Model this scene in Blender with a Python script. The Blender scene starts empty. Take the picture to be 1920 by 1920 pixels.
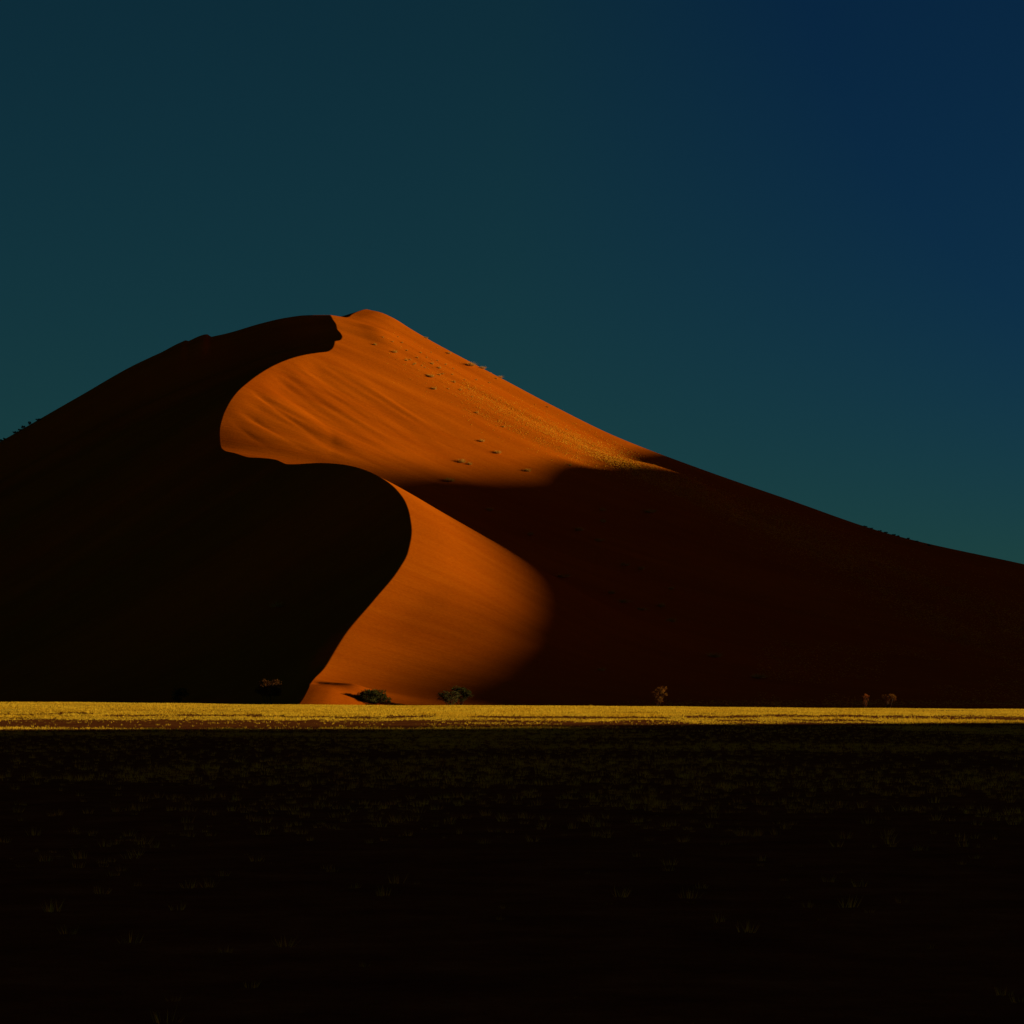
import bpy, math, random
import numpy as np
from math import radians, sin, cos, tan, pi

random.seed(7)
rng = np.random.default_rng(7)
S = bpy.context.scene
COL = S.collection

# ----------------------------------------------------------------------------
# survey constants: eye level is z = 0, the camera looks along +y.  A sight line
# is (px, py) of the 1920 px photograph; at a depth it names one point in space.
F, CX, HY = 5444.0, 960.0, 1300.0
def gx_(px, d): return (np.asarray(px, float) - CX) / F * d
def gz_(py, d): return (HY - np.asarray(py, float)) / F * d
FLOOR = -4.2
SUN_E, SUN_A = 8.0, 12.0        # elevation; azimuth measured from +x towards +y

# ----------------------------------------------------------------------------
# helpers
def pchip(xk, yk, x):
    """monotone cubic through (xk, yk); yk may be (n,) or (n, m)."""
    xk = np.asarray(xk, float); yk = np.asarray(yk, float)
    sh = (-1,) + (1,) * (yk.ndim - 1)
    h = np.diff(xk).reshape(sh); dl = np.diff(yk, axis=0) / h
    d = np.zeros_like(yk)
    w1 = 2 * h[1:] + h[:-1]; w2 = h[1:] + 2 * h[:-1]
    ok = (dl[1:] * dl[:-1]) > 0
    with np.errstate(divide='ignore', invalid='ignore'):
        hm = (w1 + w2) / (w1 / dl[:-1] + w2 / dl[1:])
    d[1:-1] = np.where(ok, hm, 0.0)
    d[0] = dl[0]; d[-1] = dl[-1]
    x = np.asarray(x, float)
    i = np.clip(np.searchsorted(xk, x, side='right') - 1, 0, len(xk) - 2)
    hh = (xk[i + 1] - xk[i]); t = np.clip((x - xk[i]) / hh, 0, 1)
    if yk.ndim > 1:
        hh = hh[:, None]; t = t[:, None]
    return ((2*t**3 - 3*t**2 + 1) * yk[i] + (t**3 - 2*t**2 + t) * hh * d[i]
            + (-2*t**3 + 3*t**2) * yk[i + 1] + (t**3 - t**2) * hh * d[i + 1])

def smooth(a, b, x):
    t = np.clip((np.asarray(x, float) - a) / (b - a), 0, 1)
    return t * t * (3 - 2 * t)

def vnoise(x, y, seed=0):
    """value noise in -1..1"""
    x = np.asarray(x, float); y = np.asarray(y, float)
    xi = np.floor(x).astype(np.int64); yi = np.floor(y).astype(np.int64)
    xf = x - xi; yf = y - yi
    u = xf*xf*xf*(xf*(xf*6-15)+10); v = yf*yf*yf*(yf*(yf*6-15)+10)
    def hsh(a, b):
        n = (a * 374761393 + b * 668265263 + seed * 1442695041) & 0x7fffffff
        n = ((n ^ (n >> 13)) * 1274126177) & 0x7fffffff
        n = n ^ (n >> 16)
        return (n & 0xffff) / 32767.5 - 1
    a = hsh(xi, yi); b = hsh(xi+1, yi); c = hsh(xi, yi+1); d = hsh(xi+1, yi+1)
    return (a*(1-u)+b*u)*(1-v) + (c*(1-u)+d*u)*v

def mesh_np(name, verts, faces, mat, smooth_shade=False, parent=None, mats=None, fmat=None):
    """faces: (n,3) or (n,4) int array"""
    verts = np.ascontiguousarray(verts, np.float32); faces = np.ascontiguousarray(faces, np.int32)
    me = bpy.data.meshes.new(name)
    n, k = faces.shape
    me.vertices.add(len(verts)); me.vertices.foreach_set('co', verts.ravel())
    me.loops.add(n * k); me.loops.foreach_set('vertex_index', faces.ravel())
    me.polygons.add(n)
    me.polygons.foreach_set('loop_start', np.arange(n, dtype=np.int32) * k)
    me.polygons.foreach_set('loop_total', np.full(n, k, np.int32))
    me.update(calc_edges=True)
    if smooth_shade: me.polygons.foreach_set('use_smooth', np.ones(n, bool))
    for m in (mats or [mat]): me.materials.append(m)
    if fmat is not None: me.polygons.foreach_set('material_index', np.asarray(fmat, np.int32))
    me.validate()
    o = bpy.data.objects.new(name, me); COL.objects.link(o)
    if parent: o.parent = parent
    return o

def grid_faces(nr, nc):
    r, c = np.meshgrid(np.arange(nr - 1), np.arange(nc - 1), indexing='ij')
    a = (r * nc + c).ravel()
    return np.stack([a, a + 1, a + nc + 1, a + nc], 1)

def tag(o, label, cat, group=None):
    o['label'] = label; o['category'] = cat
    if group: o['group'] = group
    return o
def setting(o, kind='structure'):
    o['kind'] = kind
    return o
def empty(name, loc):
    o = bpy.data.objects.new(name, None); COL.objects.link(o)
    o.location = loc; o.empty_display_size = .5
    return o

# ----------------------------------------------------------------------------
# materials
def new_mat(name):
    m = bpy.data.materials.new(name); m.use_nodes = True
    nt = m.node_tree; b = nt.nodes['Principled BSDF']
    b.inputs['Specular IOR Level'].default_value = 0.0
    b.inputs['Roughness'].default_value = 1.0
    return m, nt, b
def node(nt, t, **kw):
    n = nt.nodes.new(t)
    for k, v in kw.items():
        if k in n.inputs: n.inputs[k].default_value = v
        else: setattr(n, k, v)
    return n
def ramp(nt, fac, stops):
    r = nt.nodes.new('ShaderNodeValToRGB')
    el = r.color_ramp.elements
    while len(el) < len(stops): el.new(.5)
    for e, (p, c) in zip(el, stops): e.position = p; e.color = (*c, 1)
    nt.links.new(fac, r.inputs['Fac'])
    return r
def stretched_noise(nt, scale, detail=4, rough=.55):
    tc = nt.nodes.new('ShaderNodeTexCoord')
    mp = node(nt, 'ShaderNodeMapping'); mp.inputs['Scale'].default_value = scale
    nt.links.new(tc.outputs['Object'], mp.inputs['Vector'])
    nz = node(nt, 'ShaderNodeTexNoise', Scale=1.0, Detail=detail, Roughness=rough)
    nt.links.new(mp.outputs['Vector'], nz.inputs['Vector'])
    return nz

def sand_material():
    m, nt, b = new_mat('dune_sand'); L = nt.links.new
    n1 = stretched_noise(nt, (.018, .30, .018), 6, .65)       # long wind-laid streaks
    n2 = stretched_noise(nt, (.02, .03, .03), 3)             # broad patches of redder sand
    r1 = ramp(nt, n1.outputs['Fac'], [(.3, (.44, .080, .0012)), (.7, (.515, .104, .002))])
    r2 = ramp(nt, n2.outputs['Fac'], [(.3, (.86, .78, .8)), (.7, (1, 1, 1))])
    mx = node(nt, 'ShaderNodeMix', data_type='RGBA', blend_type='MULTIPLY')
    mx.inputs['Factor'].default_value = 1
    L(r1.outputs['Color'], mx.inputs['A']); L(r2.outputs['Color'], mx.inputs['B'])
    n4 = stretched_noise(nt, (1.3, 2.6, 2.0), 4, .75)           # grain clusters
    r4 = ramp(nt, n4.outputs['Fac'], [(.3, (.80, .78, .78)), (.7, (1.10, 1.13, 1.13))])
    mx2 = node(nt, 'ShaderNodeMix', data_type='RGBA', blend_type='MULTIPLY')
    mx2.inputs['Factor'].default_value = 1
    L(mx.outputs['Result'], mx2.inputs['A']); L(r4.outputs['Color'], mx2.inputs['B'])
    L(mx2.outputs['Result'], b.inputs['Base Color'])
    n3 = stretched_noise(nt, (.05, .85, .12), 6, .68)       # wind ribs along the flank
    bp = node(nt, 'ShaderNodeBump', Strength=.40, Distance=.28)
    L(n3.outputs['Fac'], bp.inputs['Height']); L(bp.outputs['Normal'], b.inputs['Normal'])
    return m

def soil_material():
    m, nt, b = new_mat('plain_soil'); L = nt.links.new
    n1 = stretched_noise(nt, (.5, .5, .5), 8, .7)
    r1 = ramp(nt, n1.outputs['Fac'], [(.3, (.105, .027, .006)), (.55, (.19, .052, .010)), (.75, (.27, .09, .02))])
    L(r1.outputs['Color'], b.inputs['Base Color'])
    n2 = stretched_noise(nt, (6, 6, 6), 6, .7)
    bp = node(nt, 'ShaderNodeBump', Strength=.5, Distance=.08)
    L(n2.outputs['Fac'], bp.inputs['Height']); L(bp.outputs['Normal'], b.inputs['Normal'])
    return m

def leaf_material(name, lo, hi, scale=.9, trans=.35):
    m, nt, b = new_mat(name); L = nt.links.new
    n1 = stretched_noise(nt, (scale,) * 3, 3, .6)
    r1 = ramp(nt, n1.outputs['Fac'], [(.3, lo), (.7, hi)])
    L(r1.outputs['Color'], b.inputs['Base Color'])
    t = node(nt, 'ShaderNodeBsdfTranslucent'); L(r1.outputs['Color'], t.inputs['Color'])
    ms = node(nt, 'ShaderNodeMixShader'); ms.inputs['Fac'].default_value = trans
    L(b.outputs['BSDF'], ms.inputs[1]); L(t.outputs['BSDF'], ms.inputs[2])
    L(ms.outputs['Shader'], nt.nodes['Material Output'].inputs['Surface'])
    return m

M_SAND = sand_material()
M_SOIL = soil_material()
M_GRASS = leaf_material('dry_golden_grass', (.64, .33, .012), (.84, .53, .030), .18)
M_DUNEGRASS = leaf_material('dune_grass', (.66, .30, .012), (.90, .48, .03), .25)
M_TUFT = leaf_material('dune_tuft_stems', (.42, .22, .02), (.72, .43, .07), 1.2)
M_ACACIA = leaf_material('acacia_leaves', (.035, .035, .006), (.095, .085, .018), 1.1, .25)
M_OLIVE = leaf_material('olive_leaves', (.065, .055, .012), (.16, .125, .035), 1.1, .25)
M_RUST = leaf_material('rusty_twigs', (.30, .07, .012), (.52, .16, .03), 1.1, .2)
M_MIXED = leaf_material('yellowing_leaves', (.22, .05, .008), (.32, .15, .02), .6, .25)
M_RED_LIT = leaf_material('red_lit_leaves', (.05, .022, .006), (.20, .07, .015), .8, .25)  # leaf colour carries the red sunlight on the tree's top
M_BARK, _nt, _b = new_mat('bark')
_n = stretched_noise(_nt, (6, 6, 1.5), 5, .7)
_r = ramp(_nt, _n.outputs['Fac'], [(.3, (.07, .035, .018)), (.7, (.2, .1, .05))])
_nt.links.new(_r.outputs['Color'], _b.inputs['Base Color'])

# ----------------------------------------------------------------------------
# THE DUNE.  crest: depth -> sight line of its sharp sinuous crest
crest = np.array([
 (540, 540, 1338), (556, 556, 1324), (566, 569, 1306), (575, 577, 1290), (586, 580, 1281), (597, 589, 1271), (609, 606, 1254), (630, 650, 1185), (648, 700, 1125),
 (666, 745, 1070), (678, 764, 1035), (690, 771, 1000), (699, 768, 968), (707, 760, 942), (716, 736, 911),
 (725, 702, 889), (733, 668, 876), (742, 635, 870), (752, 595, 868), (762, 560, 870), (769, 538, 870), (776, 515, 861.5),
 (784, 490, 858.5), (791, 465, 857), (797, 438, 849), (802, 420, 844.5), (805, 413.5, 838), (809, 411, 820), (813, 411.5, 802), (819, 417, 781),
 (825, 428, 757), (832, 444, 735), (840, 464, 717), (849, 487, 700), (858, 515, 684), (866, 545, 672), (873, 572, 665),
 (879, 598, 661), (884, 614, 659), (888, 624, 652), (891, 627, 644), (893, 628, 640), (896, 638, 637.5), (899, 641.5, 632), (903, 638, 624),
 (906, 632, 617), (909, 630, 608), (913, 624, 599), (918, 620, 590.5), (922, 632, 592.5), (926, 647, 595), (929, 655, 593.5), (932, 659, 590.0),
 (936, 672, 583.5), (941, 688, 580.0), (950, 700, 592), (970, 720, 640), (1000, 740, 715), (1060, 760, 880), (1130, 770, 1080), (1210, 770, 1330)])
# profiles: depth -> sight lines of the flank left and right of the crest
rows = {
 575: ([(562, 1302), (545, 1320), (520, 1336), (300, 1340), (-1500, 1341)],
       [(600, 1291), (640, 1300), (670, 1312), (699, 1322), (760, 1329), (900, 1334), (1100, 1337), (2000, 1340), (6000, 1341)]),
 588: ([(565, 1294), (546, 1314), (520, 1333), (300, 1339), (-1500, 1340)],
       [(600, 1280.5), (640, 1281), (665, 1284), (700, 1296), (760, 1310), (850, 1321), (1100, 1331), (2000, 1339), (6000, 1340)]),
 600: ([(580, 1279), (556, 1300), (535, 1317), (480, 1334), (300, 1338), (-1500, 1340)],
       [(620, 1275), (660, 1283), (700, 1291), (800, 1307), (900, 1316), (1100, 1327), (2000, 1338), (6000, 1340)]),
 620: ([(600, 1226), (540, 1272), (470, 1315), (400, 1332), (300, 1336), (-1500, 1338)],
       [(690, 1240), (780, 1264), (900, 1287), (1000, 1302), (1200, 1321), (1500, 1330), (2000, 1334), (6000, 1338)]),
 650: ([(650, 1153), (560, 1210), (460, 1266), (360, 1308), (260, 1328), (150, 1335), (-1500, 1336)],
       [(760, 1138), (850, 1165), (1000, 1222), (1200, 1274), (1500, 1312), (1920, 1328), (2500, 1335), (6000, 1336)]),
 690: ([(710, 1039), (620, 1093), (480, 1176), (330, 1254), (180, 1304), (60, 1325), (-100, 1332), (-1500, 1333)],
       [(800, 1013), (850, 1037), (920, 1076), (1000, 1122), (1100, 1176), (1250, 1228), (1500, 1276), (1920, 1310), (2500, 1328), (6000, 1333)]),
 725: ([(660, 915), (600, 953), (500, 1014), (400, 1073), (200, 1182), (0, 1274), (-150, 1318), (-400, 1331), (-1500, 1331)],
       [(740, 909), (800, 944), (900, 1001), (960, 1035), (1010, 1064), (1100, 1116), (1225, 1172), (1500, 1244), (1920, 1290), (2500, 1320), (6000, 1331)]),
 762: ([(500, 908), (400, 970), (200, 1092), (0, 1204), (-200, 1296), (-400, 1329), (-1500, 1330)],
       [(600, 880), (700, 921), (800, 970), (900, 1022), (1000, 1070), (1100, 1112), (1225, 1154), (1500, 1220), (1920, 1270), (2500, 1312), (6000, 1330)]),
 803: ([(380, 864), (300, 914), (190, 984), (0, 1094), (-200, 1205), (-400, 1300), (-600, 1328), (-1500, 1328)],
       [(450, 847), (520, 858), (600, 875), (700, 903), (800, 937), (900, 977), (1000, 1018), (1225, 1090), (1500, 1160), (1920, 1232), (2500, 1298), (6000, 1328)]),
 845: ([(440, 729), (400, 753), (300, 814), (190, 880), (0, 988), (-200, 1100), (-450, 1240), (-650, 1326), (-1500, 1326)],
       [(520, 725), (580, 752), (660, 787), (760, 830), (860, 872), (960, 911), (1100, 960), (1225, 1000), (1500, 1082), (1920, 1165), (2500, 1262), (3200, 1326), (6000, 1326)]),
 885: ([(560, 671), (480, 696), (411, 722), (300, 772), (190, 826), (0, 926), (-200, 1040), (-500, 1210), (-700, 1324), (-1500, 1324)],
       [(650, 671), (700, 693), (760, 720), (860, 766), (960, 811), (1080, 863), (1225, 915), (1390, 966), (1560, 1016), (1920, 1110), (2500, 1230), (3200, 1322), (6000, 1324)]),
 918: ([(590, 590.3), (560, 591.8), (520, 599), (470, 611.5), (430, 624), (385, 638.5), (345, 643), (300, 661), (240, 692), (190, 720), (70, 790), (0, 828), (-200, 940), (-500, 1120), (-800, 1300), (-900, 1323), (-1700, 1323)],
       [(660, 603), (700, 612), (760, 643), (860, 698), (960, 750), (1080, 811), (1225, 872), (1390, 927), (1560, 983), (1750, 1043), (1920, 1078), (2500, 1206), (3200, 1314), (6000, 1323)]),
 941: ([(650, 593), (600, 604), (520, 624), (430, 654), (345, 680), (240, 727), (190, 755), (70, 822), (0, 862), (-200, 975), (-500, 1150), (-800, 1310), (-900, 1322), (-1700, 1322)],
       [(718, 587), (760, 611), (810, 640), (860, 667), (960, 720), (1080, 783), (1160, 821), (1225, 849.5), (1300, 874), (1390, 906), (1560, 964), (1750, 1025), (1920, 1058), (2500, 1190), (3200, 1306), (6000, 1322)]),
}
UL = np.array([0, 1.5, 4, 8, 14, 22, 32, 45, 60, 80, 105, 135, 170, 215, 280, 380, 560.])
UR = np.array([0, 1.5, 4, 8, 14, 22, 32, 45, 60, 80, 105, 135, 170, 215, 280, 380, 560, 800.])
CY, CPX, CPY = crest[:, 0], crest[:, 1], crest[:, 2]
CXW, CZW = gx_(CPX, CY), gz_(CPY, CY)
def crest_x(y): return pchip(CY, CXW, y)
def crest_z(y): return pchip(CY, CZW, y)

kd, kl, kr = [], [], []
for d in sorted(rows):
    lp, rp = rows[d]
    cx, cz = crest_x([d])[0], crest_z([d])[0]
    lx = np.array([0] + [cx - gx_(p[0], d) for p in lp]); lz = np.array([0] + [gz_(p[1], d) - cz for p in lp])
    rx = np.array([0] + [gx_(p[0], d) - cx for p in rp]); rz = np.array([0] + [gz_(p[1], d) - cz for p in rp])
    kd.append(d)
    kl.append(pchip(lx, lz, np.clip(UL, 0, lx[-1]))); kr.append(pchip(rx, rz, np.clip(UR, 0, rx[-1])))
kd = [540] + kd + [1000, 1210]
kl = [kl[0] * 0.02] + kl + [kl[-1] * .85, kl[-1] * 0.02]
kr = [kr[0] * 0.02] + kr + [kr[-1] * .85, kr[-1] * 0.02]
# the brink above the shaded cap is sharp: the slip face keeps its angle right up to it
w = np.clip(UL / 6, 0, 1) * np.clip((240 - UL) / 100, 0, 1)
for q in (1.0, 5.0):
    b = kl[kd.index(918)] + crest_z([918])[0] - .62 * q - crest_z([918 - q])[0]
    n = [k for k, dd in enumerate(kd) if dd < 918 - q][-1] + 1
    mix = lambda A: A[kd.index(885)] + (A[kd.index(918)] - A[kd.index(885)]) * (33 - q) / 33
    a_l, a_r = mix(kl), mix(kr)
    kl.insert(n, a_l * (1 - w) + np.minimum(b, 0) * w); kr.insert(n, a_r); kd.insert(n, 918 - q)
kl, kr, kd = np.array(kl), np.array(kr), np.array(kd, float)

yy = np.concatenate([np.arange(540, 580, 2.0), np.arange(580, 955, .6), np.arange(955, 1211, 5.0)])
uR = np.concatenate([np.arange(0, 12, .3), np.arange(12, 180, .8), np.arange(180, 330, 3), np.geomspace(330, 800, 24)])
uL = np.concatenate([np.arange(0, 12, .3), np.arange(12, 150, 1.0), np.arange(150, 330, 4), np.geomspace(330, 560, 16)])
LK, RK = pchip(kd, kl, yy), pchip(kd, kr, yy)
uu = np.concatenate([-uL[::-1], uR[1:]])
Z = np.zeros((len(yy), len(uu)))
cxs, czs = crest_x(yy), crest_z(yy)
nL = len(uL)
Z[:, :nL] = pchip(UL, LK.T, uL[::-1]).T
Z[:, nL-1:] = pchip(UR, RK.T, uR).T
Z += czs[:, None]
Y2, U2 = np.meshgrid(yy, uu, indexing='ij')
X2 = cxs[:, None] + U2
# wind-made relief: long soft ribs in the hollow under the crest, faint ones on the flanks
def relief(X, Y, U):
    hollow = smooth(1, 9, U) * smooth(62, 28, U) * smooth(803, 826, Y) * smooth(888, 862, Y)
    cut = lambda n, k: -np.clip(1 - np.abs(n) * k, 0, 1) ** 2
    h = hollow * (.42 * vnoise(X * .028 + 3, Y * .13 + X * .07, 5) + .36 * smooth(46, 26, U) * cut(vnoise(X * .03 + 9, Y * .085 + X * .06, 9), 2.0) + .22 * vnoise(X * .06, Y * .42 + X * .16, 10))
    fl = smooth(2, 20, U) * smooth(260, 180, U) * smooth(604, 640, Y) * smooth(950, 925, Y)
    h += fl * (.10 * vnoise(X * .02, Y * .16 + X * .01, 11) + .045 * vnoise(X * .035, Y * .55, 12))
    arm = smooth(2, 14, U) * smooth(60, 30, U) * smooth(612, 640, Y) * smooth(720, 690, Y)
    h += arm * .12 * vnoise(X * .045, Y * .21 - X * .03, 17)
    sl = smooth(-3, -20, U) * smooth(-250, -160, U) * smooth(640, 690, Y)
    h += sl * .35 * vnoise(X * .03, Y * .03, 21)
    # the small slip face at the dune's toe
    ax, ay, bx, by = -41.4, 591.0, -31.0, 587.5
    ln = math.hypot(bx - ax, by - ay); tx, ty = (bx - ax) / ln, (by - ay) / ln
    t = ((X - ax) * tx + (Y - ay) * ty) / ln; n = (X - ax) * ty - (Y - ay) * tx   # n>0 : camera side
    h -= .34 * smooth(-.05, .3, t) * smooth(1.1, .5, t) * smooth(-.3, .4, n) * smooth(7, 2, n)
    h += 4.2 * smooth(20, 46, X) * smooth(75, 52, X) * smooth(872, 889, Y) * smooth(908, 893, Y)
    # two little sun-catching steps on the far left ridge line
    for sx, a in ((gx_(351, 918), .55), (gx_(391, 918), .85)):
        q = X - sx
        h += 1.4 * a * smooth(-9, -1.2, q) * smooth(.5, -.6, q) * smooth(905, 914, Y) * smooth(930, 922, Y)
    return h
Z += relief(X2, Y2, U2)
edge = smooth(-560, -500, U2) * smooth(800, 700, U2)
Z = FLOOR - .4 + (Z - FLOOR + .4) * edge
Z = np.maximum(Z, FLOOR - .4)
dune = setting(mesh_np('sand_dune', np.stack([X2, Y2, Z], -1).reshape(-1, 3), grid_faces(len(yy), len(uu)), M_SAND, True))

def dune_z(x, y):
    """height of the dune under points (x, y)"""
    x = np.asarray(x, float); y = np.asarray(y, float)
    i = np.clip(np.searchsorted(yy, y, side='right') - 1, 0, len(yy) - 2)
    fy = np.clip((y - yy[i]) / (yy[i+1] - yy[i]), 0, 1)
    u = x - (cxs[i] * (1 - fy) + cxs[i+1] * fy)
    j = np.clip(np.searchsorted(uu, u, side='right') - 1, 0, len(uu) - 2)
    fu = np.clip((u - uu[j]) / (uu[j+1] - uu[j]), 0, 1)
    return ((Z[i, j]*(1-fu) + Z[i, j+1]*fu)*(1-fy) + (Z[i+1, j]*(1-fu) + Z[i+1, j+1]*fu)*fy)
DD = np.arange(575, 985, .4)
def on_dune(px, py):
    """where a sight line meets the dune"""
    x = gx_(px, DD); z = gz_(py, DD)
    hit = np.nonzero(dune_z(x, DD) >= z)[0]
    if len(hit) == 0:
        k = int(np.argmax(dune_z(x, DD) - z))
    else:
        k = int(hit[0])
    d = DD[k]
    return np.array([x[k], d, float(dune_z([x[k]], [d])[0])])

# ----------------------------------------------------------------------------
# THE PLAIN: level near the camera, rising to a low brow, then dipping to the dune's foot
def plain_z(x, y):
    x = np.asarray(x, float); y = np.asarray(y, float)
    brow = -2.02 - .0063 * np.clip(x, -160, 160)
    near = -3.45
    t = smooth(255, 452, y)
    z = near + (brow - near) * t
    z = z + (FLOOR - z) * smooth(470, 560, y)
    return z + .10 * vnoise(x * .03, y * .012, 31) * smooth(30, 120, y) * smooth(520, 450, y)
gxs = np.concatenate([np.linspace(-6000, -420, 12), np.linspace(-300, 300, 121), np.linspace(420, 6000, 12)])
gys = np.concatenate([np.linspace(-3000, -50, 10), np.linspace(0, 640, 161), np.linspace(700, 9000, 16)])
GY, GX = np.meshgrid(gys, gxs, indexing='ij')
ground = setting(mesh_np('desert_ground', np.stack([GX, GY, plain_z(GX, GY)], -1).reshape(-1, 3),
                         grid_faces(len(gys), len(gxs)), M_SOIL, True))

# ----------------------------------------------------------------------------
# UNSEEN DUNES right of the frame, their ridges shaped to cast the shadow edges
def dune_chain(name, xr, keys, w_left, w_right):
    # keys: (depth, height) its ridge needs to cast the wanted shadow edge, 1000 m to the right; carried along the sunbeams to the ridge's own distance
    k = np.array(keys, float); dx = xr - 1000
    ky = k[:, 0] + dx * tan(radians(SUN_A)); kz = k[:, 1] + dx * tan(radians(SUN_E)) / cos(radians(SUN_A))
    kz[0] = kz[-1] = 0; kz = np.maximum(kz, 0)
    sy = np.arange(ky[0], ky[-1] + 1, 4.0); sh = pchip(ky, kz, sy)
    su = np.concatenate([-np.geomspace(700, 4, 60), [0], np.geomspace(4, 950, 60)])
    SY, SU = np.meshgrid(sy, su, indexing='ij'); HH = sh[:, None]
    q = np.where(SU < 0, -SU / np.maximum(HH * w_left, 1), SU / np.maximum(HH * w_right, 1))
    SZ = (HH - FLOOR + .5) * np.clip(1 - q, 0, 1) ** 1.2 + FLOOR - .5
    return setting(mesh_np(name, np.stack([xr + SU, SY, SZ], -1).reshape(-1, 3), grid_faces(len(sy), len(su)), M_SAND, True))
dune_chain('shadow_dunes_mid', 1000, [(-700, 0), (-350, 90), (-100, 160), (120, 182), (300, 181), (430, 172), (472, 152), (484, 154), (496, 141.5), (506, 144), (518, 131), (528, 128), (545, 117), (600, 114),  # the stretch beside the camera is added to darken the foreground
    (646, 119), (690, 125), (723, 130), (766, 137), (793, 142.5), (819, 147.6), (837, 150.6), (854, 154.6), (871, 158.6), (895, 161.5),
    (906, 163), (930, 175), (985, 197), (1020, 202), (1060, 190), (1110, 150), (1200, 60), (1300, 0)], 1.75, 2.6)
dune_chain('shadow_dunes_far', 1550, [(760, 0), (800, 90), (837, 142), (854, 154.5), (871, 161.5), (895, 167.5), (906, 172), (924, 181), (930, 185), (985, 206), (1020, 212), (1035, 213), (1043, 211.5), (1060, 210), (1068, 209.5), (1077, 206.5),  # unseen second ridge, added farther off for a softer shadow edge
    (1095, 198), (1200, 150), (1400, 40), (1600, 0)], 1.75, 2.6)
dune_chain('shadow_dunes_near', 700, [(850, 0), (960, 110), (1000, 155), (1040, 194), (1060, 204.6), (1068, 207.4), (1076, 210.3), (1084, 212), (1089, 211), (1095, 207.3), (1099, 205.3), (1108, 207.5), (1117, 213.5),  # unseen third ridge, added closer for a crisper shadow round the grass streak
    (1140, 216), (1200, 213), (1300, 170), (1500, 60), (1650, 0)], 1.7, 2.4)

# ----------------------------------------------------------------------------
# GRASS
def blades(base, height, width, per, spread, lean, r, zfun=None):
    """tufts of tapering triangular blades. base (n,3); height (n,) -> verts, tris"""
    n = len(base); N = n * per
    b = np.repeat(base, per, 0); h = np.repeat(height, per) * r.uniform(.55, 1.1, N)
    ang = r.uniform(0, 2 * pi, N); rad = np.sqrt(r.uniform(0, 1, N)) * spread * np.repeat(height, per)
    ox, oy = np.cos(ang) * rad, np.sin(ang) * rad
    tilt = r.normal(0, 1, (N, 2)) * lean * h[:, None] + np.stack([ox, oy], 1) * .8
    fa = r.uniform(0, pi, N); w = width * np.repeat(height, per) * r.uniform(.6, 1.3, N)
    dx, dy = np.cos(fa) * w, np.sin(fa) * w
    p = b + np.stack([ox, oy, np.zeros(N)], 1)
    p[:, 2] -= .04
    v = np.stack([p - np.stack([dx, dy, 0 * dx], 1), p + np.stack([dx, dy, 0 * dx], 1),
                  p + np.stack([tilt[:, 0], tilt[:, 1], h], 1)], 1).reshape(-1, 3)
    return v, np.arange(N * 3, dtype=np.int32).reshape(-1, 3)

def plain_d(px, py):
    d = np.arange(240, 470, .5)
    v = HY - plain_z(gx_(px, d), d) / d * F
    k = np.nonzero(v <= py)[0]
    return float(d[k[0]]) if len(k) else 465.0
# bare streaks of red gravel lying across the plain: end points and half height
STREAKS = []
for x0, y0, x1, y1, hp in [(-60, 1357, 300, 1357, 6.5), (240, 1357.5, 580, 1357, 6.8), (540, 1356.5, 800, 1356, 5.5), (750, 1352.5, 1010, 1353.3, 1.5), (1000, 1353.5, 1290, 1354.3, 1.8),
      (1380, 1358, 1960, 1358.5, 1.5), (1430, 1342, 1630, 1344, 1.4), (1610, 1344.5, 1780, 1345.5, 2.6), (1770, 1345, 1960, 1346.5, 2.6), (470, 1342, 710, 1344, .6), (725, 1342.3, 815, 1342.3, .8),
      (960, 1345, 1130, 1343.5, .7), (1130, 1345, 1260, 1346, .5), (1280, 1343.3, 1440, 1343.3, .8), (90, 1337.5, 180, 1339, .5), (190, 1341, 290, 1341.5, .5),
      (330, 1340, 490, 1341, .8), (880, 1343, 970, 1345, .7), (1500, 1351, 1650, 1352, .5), (1340, 1350, 1420, 1350, .4)]:
    a0, a1 = plain_d(x0, y0 + hp + 2.6), plain_d(x0, y0 - hp)
    b0, b1 = plain_d(x1, y1 + hp + 2.6), plain_d(x1, y1 - hp)
    STREAKS.append((gx_(x0, (a0 + a1) / 2), gx_(x1, (b0 + b1) / 2), a0, a1, b0, b1))
def plain_density(x, y):
    """0..1 : how thickly the grass stands"""
    w = y + .12 * x
    n = vnoise(x * .05 + 7, w * .06, 41) * .55 + vnoise(x * .14, w * .12, 42) * .4 + vnoise(x * .4, w * .3, 43) * .3
    dens = smooth(-.85, -.1, n)
    jit = 5 * vnoise(x * .12, y * .01, 47) + 4 * vnoise(x * .5, y * .03, 48)
    for xa, xb, a0, a1, b0, b1 in STREAKS:
        t = np.clip((x - xa) / (xb - xa), -.2, 1.2)
        lo = a0 + (b0 - a0) * t; hi = a1 + (b1 - a1) * t
        ends = smooth(-.06, .06, t) * smooth(1.06, .94, t)
        dens = dens * (1 - .955 * ends * smooth(lo - 4, lo + 4, y + jit) * smooth(hi + 5, hi - 3, y + jit))
    # nearer than the streaks the grass thins out into patches
    patch = .06 + .6 * smooth(.05, .6, vnoise(x * .07 + 5, y * .05, 51) + .5 * vnoise(x * .3, y * .15, 52))
    near = smooth(318, 300, y + 6 * vnoise(x * .05, y * .03, 53))
    return np.clip(dens * (1 - near * (1 - patch)), .008, 1)

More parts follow.
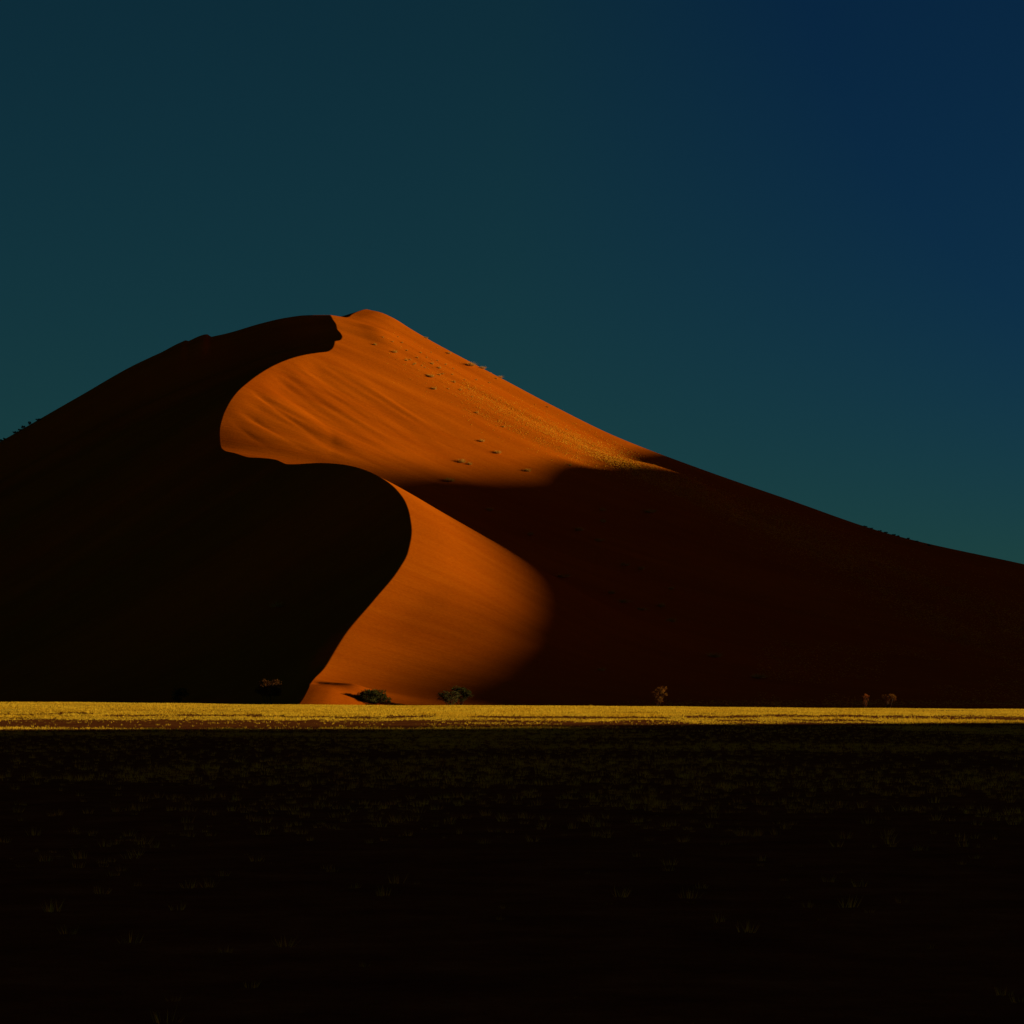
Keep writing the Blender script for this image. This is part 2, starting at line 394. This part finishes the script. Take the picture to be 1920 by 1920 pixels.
def scatter_plain(n, y0, y1):
    y = np.sqrt(rng.uniform(y0**2, y1**2, n)); x = rng.uniform(-1, 1, n) * (.2 * y + 55)
    return x, y
x, y = scatter_plain(430000, 262, 468)
keep = rng.uniform(0, 1, len(x)) < plain_density(x, y)
x, y = x[keep], y[keep]
hgt = rng.uniform(.10, .28, len(x)) * (1 + .35 * vnoise(x * .12, y * .05, 3))
hgt *= 1 - .45 * smooth(440, 466, y)
v1, f1 = blades(np.stack([x, y, plain_z(x, y)], 1), hgt, .16, 4, .55, .22, rng)
x, y = scatter_plain(110000, 22, 268)
keep = rng.uniform(0, 1, len(x)) < (.10 + .6 * smooth(-.1, .5, vnoise(x * .04, y * .05, 55) + .5 * vnoise(x * .2, y * .2, 56)))
x, y = x[keep], y[keep]
hgt = rng.uniform(.07, .30, len(x)) * (.8 + .2 * smooth(30, 120, y))
v2, f2 = blades(np.stack([x, y, plain_z(x, y)], 1), hgt, .035, 16, .55, .22, rng)
grass = setting(mesh_np('dry_grass', np.concatenate([v1, v2]), np.concatenate([f1, f2 + len(v1)]), M_GRASS), 'stuff')

# fine grass growing in streaks down the dune's right flank
def flank_points():
    pts = []
    def add(n, fx):
        for _ in range(n):
            p = fx()
            if p is not None: pts.append(on_dune(*p))
    def band():           # the dense streak: upper and lower edge fall to the right
        t = random.random() ** .8
        px = 860 + t * 1060
        top = np.interp(px, [860, 960, 1100, 1225, 1390, 1560, 1750, 1920], [700, 742, 806, 866, 930, 985, 1042, 1085])
        wid = np.interp(px, [860, 1000, 1150, 1300, 1600, 1920], [70, 78, 58, 56, 130, 200])
        py = top + wid * (.5 + .25 * random.gauss(0, 1))
        if py < top - 4: return None
        s = vnoise([px * .004], [(py - .47 * px) * .085], 61)[0]
        return (px, py) if random.random() < .25 + .9 * max(0, s + .2) else None
    add(42000, band)
    def upper():
        px = random.gauss(820, 70); py = 640 + (px - 740) * .55 + random.gauss(18, 26)
        return (px, py) if py > 600 + (px - 740) * .53 and 715 < px < 1000 else None
    add(420, upper)
    def right_foot():     # thin cover at the right foot
        px = random.uniform(1420, 1920); py = random.uniform(1150, 1326)
        s = vnoise([px * .01], [(py - .2 * px) * .05], 63)[0]
        return (px, py) if s > -.1 else None
    add(7000, right_foot)
    def foot_line():      # a thin green line along the foot
        px = random.uniform(1150, 1990); py = random.gauss(1319, 3.2)
        return (px, py) if random.random() < np.interp(px, [1150, 1400, 1990], [.2, .8, 1]) else None
    add(2600, foot_line)
    return np.array(pts)
fp = flank_points()
hgt = rng.uniform(.12, .32, len(fp))
v, f = blades(fp, hgt, .2, 6, .6, .3, rng)
streak = setting(mesh_np('dune_grass', v, f, M_DUNEGRASS), 'stuff')

# ----------------------------------------------------------------------------
# bigger single tufts on the sand: a mound of stems over a little drift
def tuft_mesh(seed, r=1.0):
    g = np.random.default_rng(seed)
    v, f = blades(np.zeros((1, 3)), np.array([1.0]), .035, 110, .42, .22, g)
    # shorter outer skirt
    v2, f2 = blades(np.zeros((1, 3)), np.array([.6]), .05, 90, .95, .35, g)
    return np.concatenate([v, v2]), np.concatenate([f, f2 + len(v)])
protos = []
for k in range(3):
    v, f = tuft_mesh(100 + k)
    me_o = mesh_np('dune_tuft', v, f, M_TUFT)
    protos.append(me_o.data); bpy.data.objects.remove(me_o)
def tuft(px, py, size, label, group=None, wide=1.0):
    p = on_dune(px, py)
    o = bpy.data.objects.new('dune_tuft', random.choice(protos)); COL.objects.link(o)
    o.location = (p[0], p[1], p[2] - .05); o.rotation_euler[2] = random.uniform(0, 6.28)
    size *= .88
    o.scale = (size * wide, size * wide, size)
    tag(o, label, 'grass tuft', group)
    return o
singles = [
 (865, 868, 1.5, 1.3, 'largest dry tuft in the lit hollow, just above the soft shadow edge'),
 (880, 872, 1.1, 1.2, 'smaller tuft touching the right side of the largest tuft in the lit hollow'),
 (933, 850, 1.2, 1.5, 'flat wide tuft alone on bare orange sand up and right of the largest tuft'),
 (903, 829, 1.1, 1.3, 'pale rounded tuft alone on orange sand, above the flat wide tuft'),
 (988, 884, 1.2, 1.5, 'pale tuft half way into the soft shadow edge below the yellow grass streak'),
 (1069, 873, .9, 1.0, 'small pale tuft where the shadow edge reaches the yellow grass streak'),
 (842, 903, 1.5, 1.7, 'dim wide tuft inside the dark shadow just below the lit hollow'),
 (894, 775, .8, 1.0, 'tiny bright tuft alone on plain orange sand in mid flank'),
 (944, 801, .7, 1.0, 'tiny dark tuft on orange sand left of the yellow grass streak'),
 (814, 730, 1.1, 1.2, 'lowest dark tuft under the scattered tufts of the upper flank'),
 (740, 661, 1.1, 1.4, 'elongated tuft with dark shadow, upper left of the scattered tufts'),
 (703, 647, .9, 1.0, 'pale tuft standing highest and leftmost on the lit flank'),
 (882, 686, 1.5, 1.9, 'big yellow tuft with dark shadow just below the right skyline'),
 (904, 691, 1.0, 1.9, 'big grey tuft breaking the right skyline beside the big yellow tuft'),
 (937, 707, .9, 1.9, 'grey tuft on the right skyline, lowest of the three big ones'),
 (799, 634.5, .7, 1.6, 'tuft sitting alone on the bright skyline below the summit'),
 (842, 664, .9, 1.3, 'small tuft with a dark shadow a little below the skyline, above the big yellow tuft'),
 (808, 707, 1.2, 1.5, 'wide dim tuft near the lower edge of the scattered tufts'),
 (851, 717, .9, 1.2, 'tuft with a slanted dark shadow right of the wide dim tuft'),
 (918, 957, 1.3, 1.4, 'dark tuft in the shaded valley beside the front ridge line'),
 (1131, 958, 1.3, 1.2, 'upper of two dark tufts one above the other on the shaded flank'),
 (1131, 979, 1.3, 1.2, 'lower of two dark tufts one above the other on the shaded flank'),
 (1086, 995, 1.5, 1.4, 'dark round tuft left of the stacked pair on the shaded flank'),
 (995, 1003, 1.2, 1.2, 'lone dark tuft in shade, just right of the lit front ridge'),
 (1122, 1015, 1.1, 2.2, 'long low dark tuft under the stacked pair on the shaded flank'),
 (1218, 962, 1.6, 1.7, 'broad pale tuft in shade under the tip of the yellow streak'),
 (1172, 1061, 1.3, 1.6, 'pale tuft in the middle of the shaded flank, left of a darker one'),
 (1203, 1068, 1.1, 1.2, 'small dark tuft just right of a pale tuft in mid shaded flank'),
 (1055, 1082, 1.2, 3.0, 'long low line of grass where the front ridge sinks into shade'),
 (1147, 1113, 1.2, 1.4, 'upper tuft of the slanting line of three on the shaded slope'),
 (1170, 1130, 1.3, 2.2, 'middle tuft of the slanting line of three on the shaded slope'),
 (1203, 1144, 1.1, 2.4, 'lowest tuft of the slanting line of three on the shaded slope'),
 (1258, 1105, 1.1, 1.3, 'small dark tuft alone above and right of the slanting line of three'),
 (1241, 1137, 1.4, 1.2, 'dark upright tuft right of the slanting line of three'),
 (1258, 1166, 1.5, 1.5, 'round dark tuft lower right of the slanting line of three'),
 (1340, 1232, 1.7, 1.6, 'large dark tuft low on the shaded slope, above the mid plain'),
 (1422, 1271, 1.5, 2.2, 'wide dark tuft lowest on the shaded slope towards the right trees'),
 (1128, 1258, 1.1, 1.3, 'small pale tuft low in shade, up and left of the leaning thin tree'),
 (522, 1139, 1.6, 2.0, 'single dark tuft on the black slip face left of the lit front ridge'),
]
for px, py, s, w, lab in singles: tuft(px, py, s, lab, None, w)
G1 = 'small tufts scattered on the upper lit flank'
for px, py, s in [(762, 677, .9), (769, 675, .6), (783, 672, .6), (775, 685, .6), (810, 683, .9), (824, 691, .9), (835, 684, .7),
                  (824, 704, .8), (830, 702, .6), (850, 692, .6), (718, 633, .5), (736, 642, .6), (746, 632, .5), (754, 643, .6),
                  (763, 658, .6), (789, 662, .6), (800, 671, .5), (778, 683, .7), (791, 686, .5), (802, 704, .7), (797, 690, .5),
                  (808, 661, .5), (820, 677, .6), (848, 703, .5), (863, 732, .7), (880, 731, .6), (893, 713, .7), (917, 718, .6),
                  (841, 730, .5), (871, 713, .5), (885, 745, .5), (931, 711, .6), (1062, 806, .6), (1027, 764, .6)]:
    tuft(px, py, s, 'small dry tuft among many scattered on the upper lit orange flank', G1)

# ----------------------------------------------------------------------------
# SHRUBS AND TREES
def tube(pts, rads, seg=7):
    pts = [np.asarray(p, float) for p in pts]; V = []; Fc = []
    for i, p in enumerate(pts):
        t = pts[min(i+1, len(pts)-1)] - pts[max(i-1, 0)]; t = t / (np.linalg.norm(t) + 1e-9)
        a = np.cross(t, (0.31, .92, .2)); a /= np.linalg.norm(a); b = np.cross(t, a)
        for k in range(seg):
            th = 2 * pi * k / seg; V.append(p + (a * cos(th) + b * sin(th)) * rads[i])
    for i in range(len(pts) - 1):
        for k in range(seg):
            Fc.append((i*seg + k, i*seg + (k+1) % seg, (i+1)*seg + (k+1) % seg, (i+1)*seg + k))
    return np.array(V), np.array(Fc)
def join(parts):
    V, Fc, o = [], [], 0
    for v, f in parts: V.append(v); Fc.append(f + o); o += len(v)
    return np.concatenate(V), np.concatenate(Fc)
def leaf_faces(centres, size, g):
    n = len(centres); a = g.normal(0, 1, (n, 3)); a /= np.linalg.norm(a, axis=1)[:, None]
    b = np.cross(a, g.normal(0, 1, (n, 3))); b /= np.linalg.norm(b, axis=1)[:, None]
    s = size * g.uniform(.6, 1.4, n)[:, None]
    v = np.stack([centres - a*s, centres + b*s*.45, centres + a*s, centres - b*s*.45], 1).reshape(-1, 3)
    return v, np.arange(4 * n, dtype=np.int32).reshape(-1, 4)

def tree(name, loc, lobes, leaf_mat, label, cat, leaves=1500, leaf=.16, stems=3, trunk_r=.12, group=None, bare=False, twig_mat=None):
    """lobes: (dx, dy, dz, rx, rz) crown masses in metres above the base; limbs run from the base into each of them."""
    g = np.random.default_rng(abs(hash((round(loc[0], 2), round(loc[1], 2), len(lobes)))) % (2**31) if False else int(abs(loc[0]) * 100 + loc[1] * 7) % 100000)
    r = empty(name, loc)
    tag(r, label, cat, group)
    tubes = []
    tw = []
    for (dx, dy, dz, rx, rz) in lobes:
        k0 = np.array([g.normal(0, trunk_r * .7), g.normal(0, trunk_r * .7), -.25])
        end = np.array([dx, dy, dz]); mid = k0 * .4 + end * .5 + np.array([g.normal(0, .12), g.normal(0, .12), -.05]) * rx
        tubes.append(tube([k0, k0 * .6 + mid * .4, mid, end], [trunk_r, trunk_r * .8, trunk_r * .55, trunk_r * .25]))
        for _ in range(7):
            dd = g.normal(0, 1, 3); dd /= np.linalg.norm(dd); dd[2] = abs(dd[2]) * .9 - .15
            tip = end + dd * np.array([rx, rx, rz]) * .85
            st = mid * .45 + end * .55
            tubes.append(tube([st, (st + tip) / 2 + g.normal(0, .08, 3), tip], [trunk_r * .35, trunk_r * .22, trunk_r * .08], 5))
    v, f = join(tubes); mesh_np('trunk', v, f, M_BARK, True, r)
    tot = sum(l[3] * l[3] * l[4] for l in lobes); cs = []
    for (dx, dy, dz, rx, rz) in lobes:
        n = int(leaves * rx * rx * rz / tot)
        nc = max(7, int(16 * rx))                                   # leaf clumps with gaps between
        cd = g.normal(0, 1, (nc, 3)); cd /= np.linalg.norm(cd, axis=1)[:, None]
        cd *= (g.uniform(.25, 1, nc) ** .45)[:, None]
        cc = np.array([dx, dy, dz]) + cd * np.array([rx, rx, rz])
        pick = g.integers(0, nc, n)
        cs.append(cc[pick] + g.normal(0, 1, (n, 3)) * np.array([.17 * rx, .17 * rx, .15 * rz]))
    cs = np.concatenate(cs); cs[:, 2] = np.maximum(cs[:, 2], .1)
    v, f = leaf_faces(cs, leaf, g); mesh_np('crown', v, f, leaf_mat, False, r)
    return r

def foot(px, d):
    """a spot at the dune's foot, on whichever surface lies on top there"""
    x = float(gx_(px, d)); return (x, d, max(float(dune_z([x], [d])[0]) if d > 541 else -99, float(plain_z([x], [d])[0])))
mpp = lambda d: d / F      # metres per photo pixel

def crown_tree(px, d, blobs, *a, **k):
    """blobs given as sight-line ellipses (cx, cy, rx, ry, depth offset) around a tree at depth d"""
    b = foot(px, d); m = mpp(d)
    lobes = [((bx - px) * m, dy, (HY - by) * m - b[2], brx * m, bry * m) for (bx, by, brx, bry, dy) in blobs]
    return tree(a[0], b, lobes, *a[1:], **k)

crown_tree(699, 577, [(690, 1304, 17, 11, 0), (704, 1303, 19, 12, .8), (676, 1309, 12, 9, -.5), (716, 1309, 13, 9, .4), (728, 1312, 8, 6, 0), (697, 1312, 22, 7, -.8)],
           'acacia_tree', M_ACACIA, 'dense dark green spreading acacia casting its shadow left across the lit sand', 'tree', leaves=6000, leaf=.16, trunk_r=.16)
crown_tree(842, 577, [(836, 1306, 15, 9, 0), (850, 1304, 12, 8, .5), (846, 1313, 13, 8, 0), (829, 1304, 9, 5, 0)],
           'acacia_tree', M_OLIVE, 'olive leafed tree with fanning stems, left of a darker tree at the fading shadow', 'tree', leaves=2000, leaf=.15, trunk_r=.10)
crown_tree(861, 582, [(858, 1294, 14, 7, 0), (872, 1299, 12, 8, .3), (879, 1302, 8, 7, 0), (866, 1308, 10, 7, 0)],
           'acacia_tree', M_ACACIA, 'darker taller tree standing behind the olive one, its top leaning right', 'tree', leaves=1700, leaf=.16, trunk_r=.13)
crown_tree(1230, 560, [(1238, 1294, 10, 6, 0), (1245, 1299, 7, 6, 0), (1229, 1300, 8, 6, .2), (1236, 1310, 9, 7, 0), (1243, 1290, 7, 4, 0), (1230, 1315, 6, 5, 0)],
           'thin_tree', M_MIXED, 'thin leaning tree with rusty base and yellowish top, alone before the dark slope', 'tree', leaves=900, leaf=.14, trunk_r=.08)
crown_tree(1621, 525, [(1622, 1306, 5, 4, 0), (1627, 1308, 4, 4, 0), (1621, 1314, 5, 5, 0), (1620, 1321, 4, 4, 0)],
           'thin_tree', M_RUST, 'small rust coloured bare tree, left of the right hand pair', 'tree', leaves=420, leaf=.10, trunk_r=.07)
crown_tree(1664, 525, [(1667, 1304, 7, 4, 0), (1674, 1309, 6, 6, 0), (1658, 1306, 5, 4, 0), (1665, 1315, 5, 6, 0)],
           'thin_tree', M_MIXED, 'small yellow green tree leaning right, right of the rust coloured tree', 'tree', leaves=560, leaf=.11, trunk_r=.08)
crown_tree(505, 592, [(497, 1285, 14, 10, 0), (512, 1284, 14, 10, .4), (522, 1292, 10, 9, 0), (486, 1293, 9, 9, 0), (504, 1297, 20, 10, 0)],
           'acacia_tree', M_RED_LIT, 'dark tree in the black shade with a reddish lit top, left of the dune toe', 'tree', leaves=2600, leaf=.16, trunk_r=.14)
crown_tree(337, 640, [(331, 1296, 11, 9, 0), (343, 1298, 11, 9, 0), (337, 1306, 15, 9, 0)],
           'acacia_tree', M_ACACIA, 'black bushy tree hardly visible at the foot of the shaded left slope', 'tree', leaves=1200, leaf=.16, trunk_r=.12)

# shrubs along the skyline
def shrub(px, py, w, h, label, group):
    p = on_dune(px, py); m = mpp(p[1])
    return tree('desert_shrub', (p[0], p[1], p[2] - .1), [(-w*m*.22, 0, h*m*.55, w*m*.36, h*m*.45), (w*m*.24, 0, h*m*.48, w*m*.32, h*m*.4)],
                M_ACACIA, label, 'shrub', leaves=260, leaf=.17, trunk_r=.06, group=group)
GL = 'shrubs along the left skyline'
for px, py, w, h, lab in [
    (2, 826.5, 7, 4, 'low dark shrub at the very left end of the left skyline'),
    (8, 824, 4, 3, 'tiny dark shrub next to the leftmost one on the left skyline'),
    (29, 811, 9, 4, 'flat dark shrub below a run of shrubs climbing the left skyline'),
    (38, 807, 8, 4, 'dark shrub just right of a flat one on the left skyline'),
    (44, 803, 7, 6, 'dark shrub with a pointed left tip, middle of the left skyline run'),
    (56, 796, 5, 7, 'narrow upright shrub, tallest spike of the left skyline run'),
    (72, 789, 9, 5, 'rounded dark shrub highest up the left skyline')]:
    shrub(px, py, w, h, lab, GL)
GR = 'shrubs along the right skyline'
for i, px in enumerate([1622, 1634, 1649, 1661, 1676, 1684, 1703, 1719, 1742]):
    py = float(np.interp(px, [1560, 1750], [964, 1025]))
    shrub(px, py + .6, random.uniform(4, 8), random.uniform(1.4, 2.8), 'tiny dark shrub in the row dotting the right skyline', GR)
# one clump of tall grass on the brow of the plain
x0 = float(gx_(1108, 455)); v, f = tuft_mesh(301)
o = mesh_np('grass_clump', v * .38 * np.array([1.3, 1.3, 1]), f, M_GRASS); o.location = (x0, 455, float(plain_z([x0], [455])[0]) - .03)
tag(o, 'single golden grass clump rising from the far edge of the plain', 'grass clump')

# ----------------------------------------------------------------------------
# SKY, SUN, CAMERA
W = bpy.data.worlds.new('World'); S.world = W; W.use_nodes = True
nt = W.node_tree; L = nt.links.new
bg = nt.nodes['Background']
sky = nt.nodes.new('ShaderNodeTexSky'); sky.sky_type = 'NISHITA'; sky.sun_disc = False
sky.sun_elevation = radians(SUN_E)
sky.sun_rotation = radians(90 - SUN_A)          # measured clockwise from +y
sky.air_density = 1.0; sky.dust_density = 0.0; sky.ozone_density = 1.0; sky.altitude = 1200
mul = nt.nodes.new('ShaderNodeMix'); mul.data_type = 'RGBA'; mul.blend_type = 'MULTIPLY'; mul.inputs['Factor'].default_value = 1
# the film and its polarising filter: a deep teal sky, bluer high up towards the right
tcw = nt.nodes.new('ShaderNodeTexCoord'); sx = nt.nodes.new('ShaderNodeSeparateXYZ'); L(tcw.outputs['Generated'], sx.inputs[0])
m1 = nt.nodes.new('ShaderNodeMath'); m1.operation = 'MULTIPLY'; L(sx.outputs['X'], m1.inputs[0]); L(sx.outputs['Z'], m1.inputs[1])
m2 = nt.nodes.new('ShaderNodeMath'); m2.operation = 'MULTIPLY'; m2.use_clamp = True; L(m1.outputs[0], m2.inputs[0]); m2.inputs[1].default_value = 45
tint = nt.nodes.new('ShaderNodeMix'); tint.data_type = 'RGBA'; L(m2.outputs[0], tint.inputs['Factor'])
tint.inputs['A'].default_value = (.046, .180, .225, 1); tint.inputs['B'].default_value = (.026, .125, .262, 1)
# towards the low sun, well out of the frame, a red glow is added to warm the shaded flank
mr = nt.nodes.new('ShaderNodeMapRange'); mr.interpolation_type = 'SMOOTHSTEP'; L(sx.outputs['X'], mr.inputs['Value'])
mr.inputs['From Min'].default_value = .35; mr.inputs['From Max'].default_value = .98
glow = nt.nodes.new('ShaderNodeMix'); glow.data_type = 'RGBA'; L(mr.outputs['Result'], glow.inputs['Factor'])
L(tint.outputs['Result'], glow.inputs['A']); glow.inputs['B'].default_value = (1.05, .34, .15, 1)
L(glow.outputs['Result'], mul.inputs['B'])
L(sky.outputs['Color'], mul.inputs['A']); L(mul.outputs['Result'], bg.inputs['Color'])
bg.inputs['Strength'].default_value = 0.05

sd = bpy.data.lights.new('sun', 'SUN'); sd.energy = 5.0; sd.angle = radians(.53); sd.color = (1, .86, .62)
so = bpy.data.objects.new('sun', sd); COL.objects.link(so)
from mathutils import Vector
sv = Vector((cos(radians(SUN_E)) * cos(radians(SUN_A)), cos(radians(SUN_E)) * sin(radians(SUN_A)), sin(radians(SUN_E))))
so.rotation_euler = sv.to_track_quat('Z', 'Y').to_euler(); so.location = (800, 200, 300)

cd = bpy.data.cameras.new('camera'); cam = bpy.data.objects.new('camera', cd); COL.objects.link(cam)
cam.location = (0, 0, 0); cam.rotation_euler = (pi / 2, 0, 0)
cd.sensor_width = 36; cd.lens = F / 1920 * 36; cd.shift_y = (HY - 960) / 1920
cd.clip_start = .5; cd.clip_end = 20000
S.camera = cam
S.view_settings.view_transform = 'Standard'; S.view_settings.look = 'None'
S.view_settings.gamma = 1; S.view_settings.exposure = .35
S.cycles.max_bounces = 6; S.cycles.diffuse_bounces = 3
